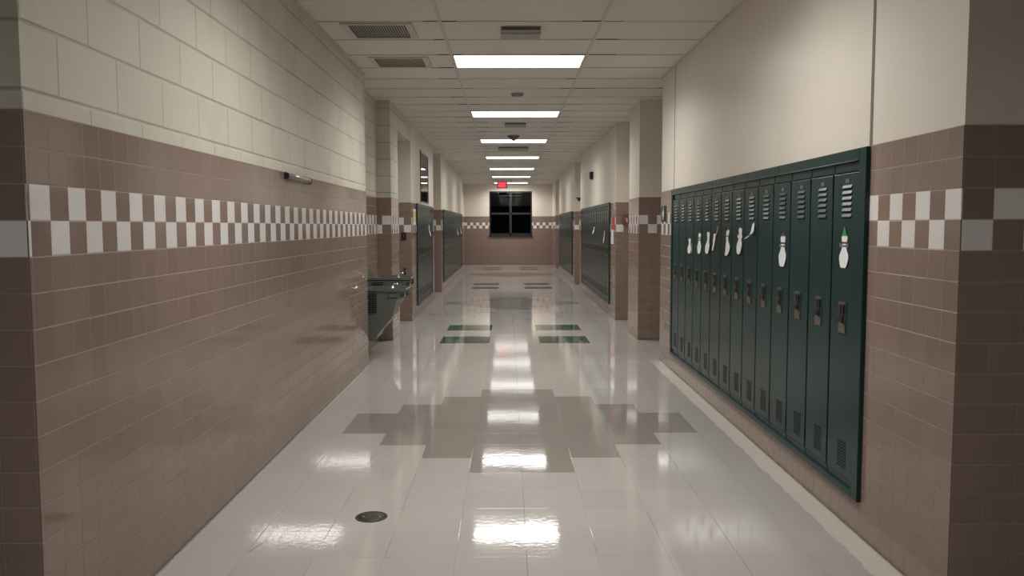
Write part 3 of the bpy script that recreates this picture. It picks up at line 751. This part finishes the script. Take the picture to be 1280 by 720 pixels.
# ------------------------------------------------------------------ drinking fountain (two basins, two heights)
t = thing('drinking_fountain', 'grey steel double drinking fountain in the recess at the end of the left wall', 'drinking fountain', (-1.605, 9.2, 0))
def unit(ya, yb, zt, front):
    o = 9.2; X0 = 0.0; fx = front + 1.605
    d = zt - .755
    prof = [(X0, .19 + d), (.20, .215 + d), (.235, .285 + d), (.32, .378 + d), (.385, .465 + d), (.425, .63 + d), (fx - .03, .655 + d), (fx - .005, .69 + d), (fx, .72 + d), (X0, .72 + d)]
    c = MB(); c.prism(prof, 'fountain', 'y', ya - o + .01, yb - o - .01); cab = c.build('cabinet', t, bevel=.008)
    l = MB()
    for i in range(9):
        z = .50 + d + i * .024; l.box(.09, .215, ya - o + .003, ya - o + .0105, z, z + .010, 'black')
    l.build('louvre_vent', cab)
    p = MB(); p.box(.335, .43, ya - o + .0035, ya - o + .0102, .655 + d, .705 + d, 'black'); p.box(.340, .425, ya - o + .002, ya - o + .008, .660 + d, .700 + d, 'fountain'); p.build('name_plate', cab)
    b = MB(); k = zt
    prof2 = [(X0, k - .035), (fx - .005, k - .035), (fx + .012, k - .022), (fx + .012, k - .004), (fx, k), (fx - .03, k - .004), (fx - .07, k - .026), (.12, k - .026), (.08, k), (X0, k)]
    b.prism(prof2, 'steel', 'y', ya - o + .012, yb - o - .012, False)
    for y in (ya, yb - .018): b.box(X0, fx + .008, y - o, y - o + .018, k - .030, k + .001, 'fountain')
    ba = b.build('basin', t, bevel=.004)
    yc = (ya + yb) / 2 - o
    bu = MB(); bu.lathe([(.028, k - .026), (.024, k - .004), (.014, k + .004), (.012, k + .018), (.004, k + .02)], 'chrome', (fx - .165, yc, 0), 14)
    bu.tube([(fx - .165, yc, k + .012), (fx - .15, yc, k + .032), (fx - .12, yc, k + .036), (fx - .105, yc, k + .028)], .010, 'chrome')
    bu.build('bubbler', ba)
    pb = MB(); pb.box(fx - .008, fx + .006, yc - .09, yc + .09, .672 + d, .708 + d, 'black'); pb.build('push_bar', cab)
    for xx in (fx - .05, fx - .028):
        pn = MB(); pn.box(xx, xx + .011, ya - o + .004, ya - o + .0102, .662 + d, .70 + d, 'black'); pn.build('side_button', cab)
unit(8.72, 9.16, .762, -1.085)
unit(9.20, 9.64, .850, -1.085)
m = MB(); m.box(0, .012, -.55, .52, .15, .90, 'fountain'); m.build('wall_plate', t)
m = MB(); m.tube([(.40, .47, .85), (.40, .47, .90), (.39, .47, .915), (.415, .455, .925)], .012, 'black'); m.build('bottle_spout', t)

# ------------------------------------------------------------------ things on the walls
t = thing('paper_rail', 'short aluminium paper rail with black ends at the tile top on the left wall', 'paper rail', (XL, 5.71, 1.745))
m = MB(); m.prism([(0, -.014), (.010, -.021), (.030, -.019), (.036, -.005), (.033, .012), (.018, .020), (0, .020)], 'alu', 'y', -.302, .302, True); m.build('rail', t)
for y0 in (-.318, .302):
    m = MB(); m.prism([(0, -.016), (.010, -.024), (.031, -.022), (.038, -.005), (.035, .014), (.018, .022), (0, .022)], 'black', 'y', y0, y0 + .016); m.build('end_cap', t)
t = thing('light_switch', 'small dark switch plate on the brown tiles behind the drinking fountain', 'switch', (-1.553, 12.375, 1.268))
m = MB(); m.box(-.036, .036, -.008, 0, -.058, .058, 'switch'); m.build('cover_plate', t, bevel=.003)
m = MB(); m.box(-.006, .006, -.020, -.007, -.004, .016, 'nickel'); m.build('toggle', t)
t = thing('restroom_sign', 'small dark sign with white figure at the tiled end of the right wall', 'sign', (XR - .005, 8.56, 1.545))
m = MB(); m.box(-.008, 0, -.115, .115, -.085, .075, 'signgreen'); m.build('sign_plate', t, bevel=.003)
m = MB()
m.lathe([(.014, 0), (.014, .0015)], 'paper', (-.008, 0, .050), 14, Matrix.Rotation(-PI / 2, 3, 'Y'))
m.prism([(-.022, .030), (.022, .030), (.036, -.012), (.024, -.012), (.018, .004), (.032, -.036), (.014, -.036), (.012, -.066), (-.012, -.066), (-.014, -.036), (-.032, -.036), (-.018, .004), (-.024, -.012), (-.036, -.012)], 'paper', 'x', -.0095, -.0078)
m.build('figure', t)
t = thing('paper_notice', 'red paper notice on the tiles between the pilaster edge and middle right lockers', 'poster', (XR2 - .005, 12.70, 1.36))
m = MB(); m.box(-.003, 0, -.16, .12, 0, .185, 'redpaper'); m.build('red_sheet', t)
t = thing('paper_notice', 'white paper sheet hanging just below the red notice by the lockers', 'poster', (XR2 - .005, 12.83, 1.13))
m = MB(); m.prism([(-.14, 0), (.15, .01), (.12, .225), (-.12, .225)], 'paper', 'x', -.004, 0); m.build('sheet', t)
t = thing('tile_reflection', 'pink reflection modelled as thin shapes on the brown tile pilaster beside the red notice', 'modelled reflection', (1.775, 12.444, 1.50))
m = MB()  # pinkish reflection on the glazed tiles, built as thin coloured shapes
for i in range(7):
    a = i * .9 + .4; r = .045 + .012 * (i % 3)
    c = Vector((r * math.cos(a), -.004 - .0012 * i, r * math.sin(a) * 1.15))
    m.lathe([(.004, -.001), (.034, -.0005), (.034, .0005), (.004, .001)], 'pinkreflection', c, 9, Matrix.Rotation(PI / 2 + .2 * math.sin(i * 2), 3, 'X'), False)
m.build('reflection_discs', t)
m = MB(); m.prism([(-.012, -.03), (.014, -.03), (.03, -.11), (-.002, -.09), (-.03, -.10)], 'pinkreflection', 'y', -.004, -.001); m.build('reflection_tail', t)
t = thing('paper_notice', 'yellow and white paper notice on the left wall beside the nearer left lockers', 'poster', (XL2 + .0045, 12.76, 1.44))
m = MB(); m.box(0, .003, -.15, .15, 0, .24, 'paper'); m.build('sheet', t)
m = MB(); m.prism([(-.10, .03), (.11, .05), (.13, .17), (.02, .21), (-.12, .19)], 'yellowpaper', 'x', .003, .0045); m.build('yellow_panel', t)
t = thing('wall_speaker', 'small dark box mounted high on the cream wall above the middle right lockers', 'speaker', (XR2, 15.88, 2.37))
m = MB(); m.prism([(0, -.075), (-.045, -.075), (-.065, -.06), (-.065, .06), (-.055, .07), (0, .07)], 'bronze', 'y', -.075, .075); m.build('housing', t, bevel=.004)
m = MB()
for i in range(6): m.box(-.067, -.064, -.06, .06, -.05 + i * .018, -.042 + i * .018, 'greytrim')
m.build('speaker_grille', t)
t = thing('security_camera', 'tiny dark bracketed camera on the far right pilaster above the tiles', 'camera', (1.70, 20.22, 2.07))
m = MB(); m.box(-.02, .05, -.03, 0, -.02, .03, 'black'); m.box(-.06, .02, -.07, -.02, .005, .03, 'black'); m.build('bracket', t)
m = MB(); m.lathe([(.035, 0), (.035, -.03), (.025, -.055), (.008, -.065)], 'black', (.02, -.05, .005), 14); m.build('camera_dome', t)

# ------------------------------------------------------------------ floor drain
t = thing('floor_drain', 'round dark metal drain cover set in the cream floor tiles', 'drain', (-.672, 3.965, 0))
m = MB(); m.lathe([(.078, -.002), (.078, .0018), (.075, .003), (.068, .003), (.068, .001)], 'drain', n=36); m.build('rim', t)
m = MB(); m.lathe([(.0675, -.002), (.0675, .0022), (.03, .0026), (.003, .0026)], 'drain', n=36)
for a in range(2): m.lathe([(.006, .0024), (.006, .0034), (.002, .0036)], 'nickel', ((-.04, .04)[a], 0, 0), 10)
m.build('cover', t)

# ------------------------------------------------------------------ world, camera, view
W = bpy.data.worlds.new('World'); S.world = W; W.use_nodes = True
W.node_tree.nodes['Background'].inputs[0].default_value = (0.004, 0.005, 0.007, 1); W.node_tree.nodes['Background'].inputs[1].default_value = 0.2
cam = bpy.data.cameras.new('camera'); co = bpy.data.objects.new('camera', cam); COL.objects.link(co)
cam.sensor_width = 36; cam.lens = 1037.1479 / 1280 * 36; cam.clip_start = .05; cam.clip_end = 200
co.matrix_world = Matrix.Translation((0, 0, CAMH)) @ (Matrix.Rotation(-.0044, 4, 'Z') @ Matrix.Rotation(PI / 2 - .0746, 4, 'X') @ Matrix.Rotation(-.0021, 4, 'Z'))
S.camera = co
vs = S.view_settings
S.display_settings.display_device = 'sRGB'
vs.view_transform = 'Standard'; vs.look = 'None'; vs.gamma = 1.0; vs.use_curve_mapping = False; vs.exposure = -0.05
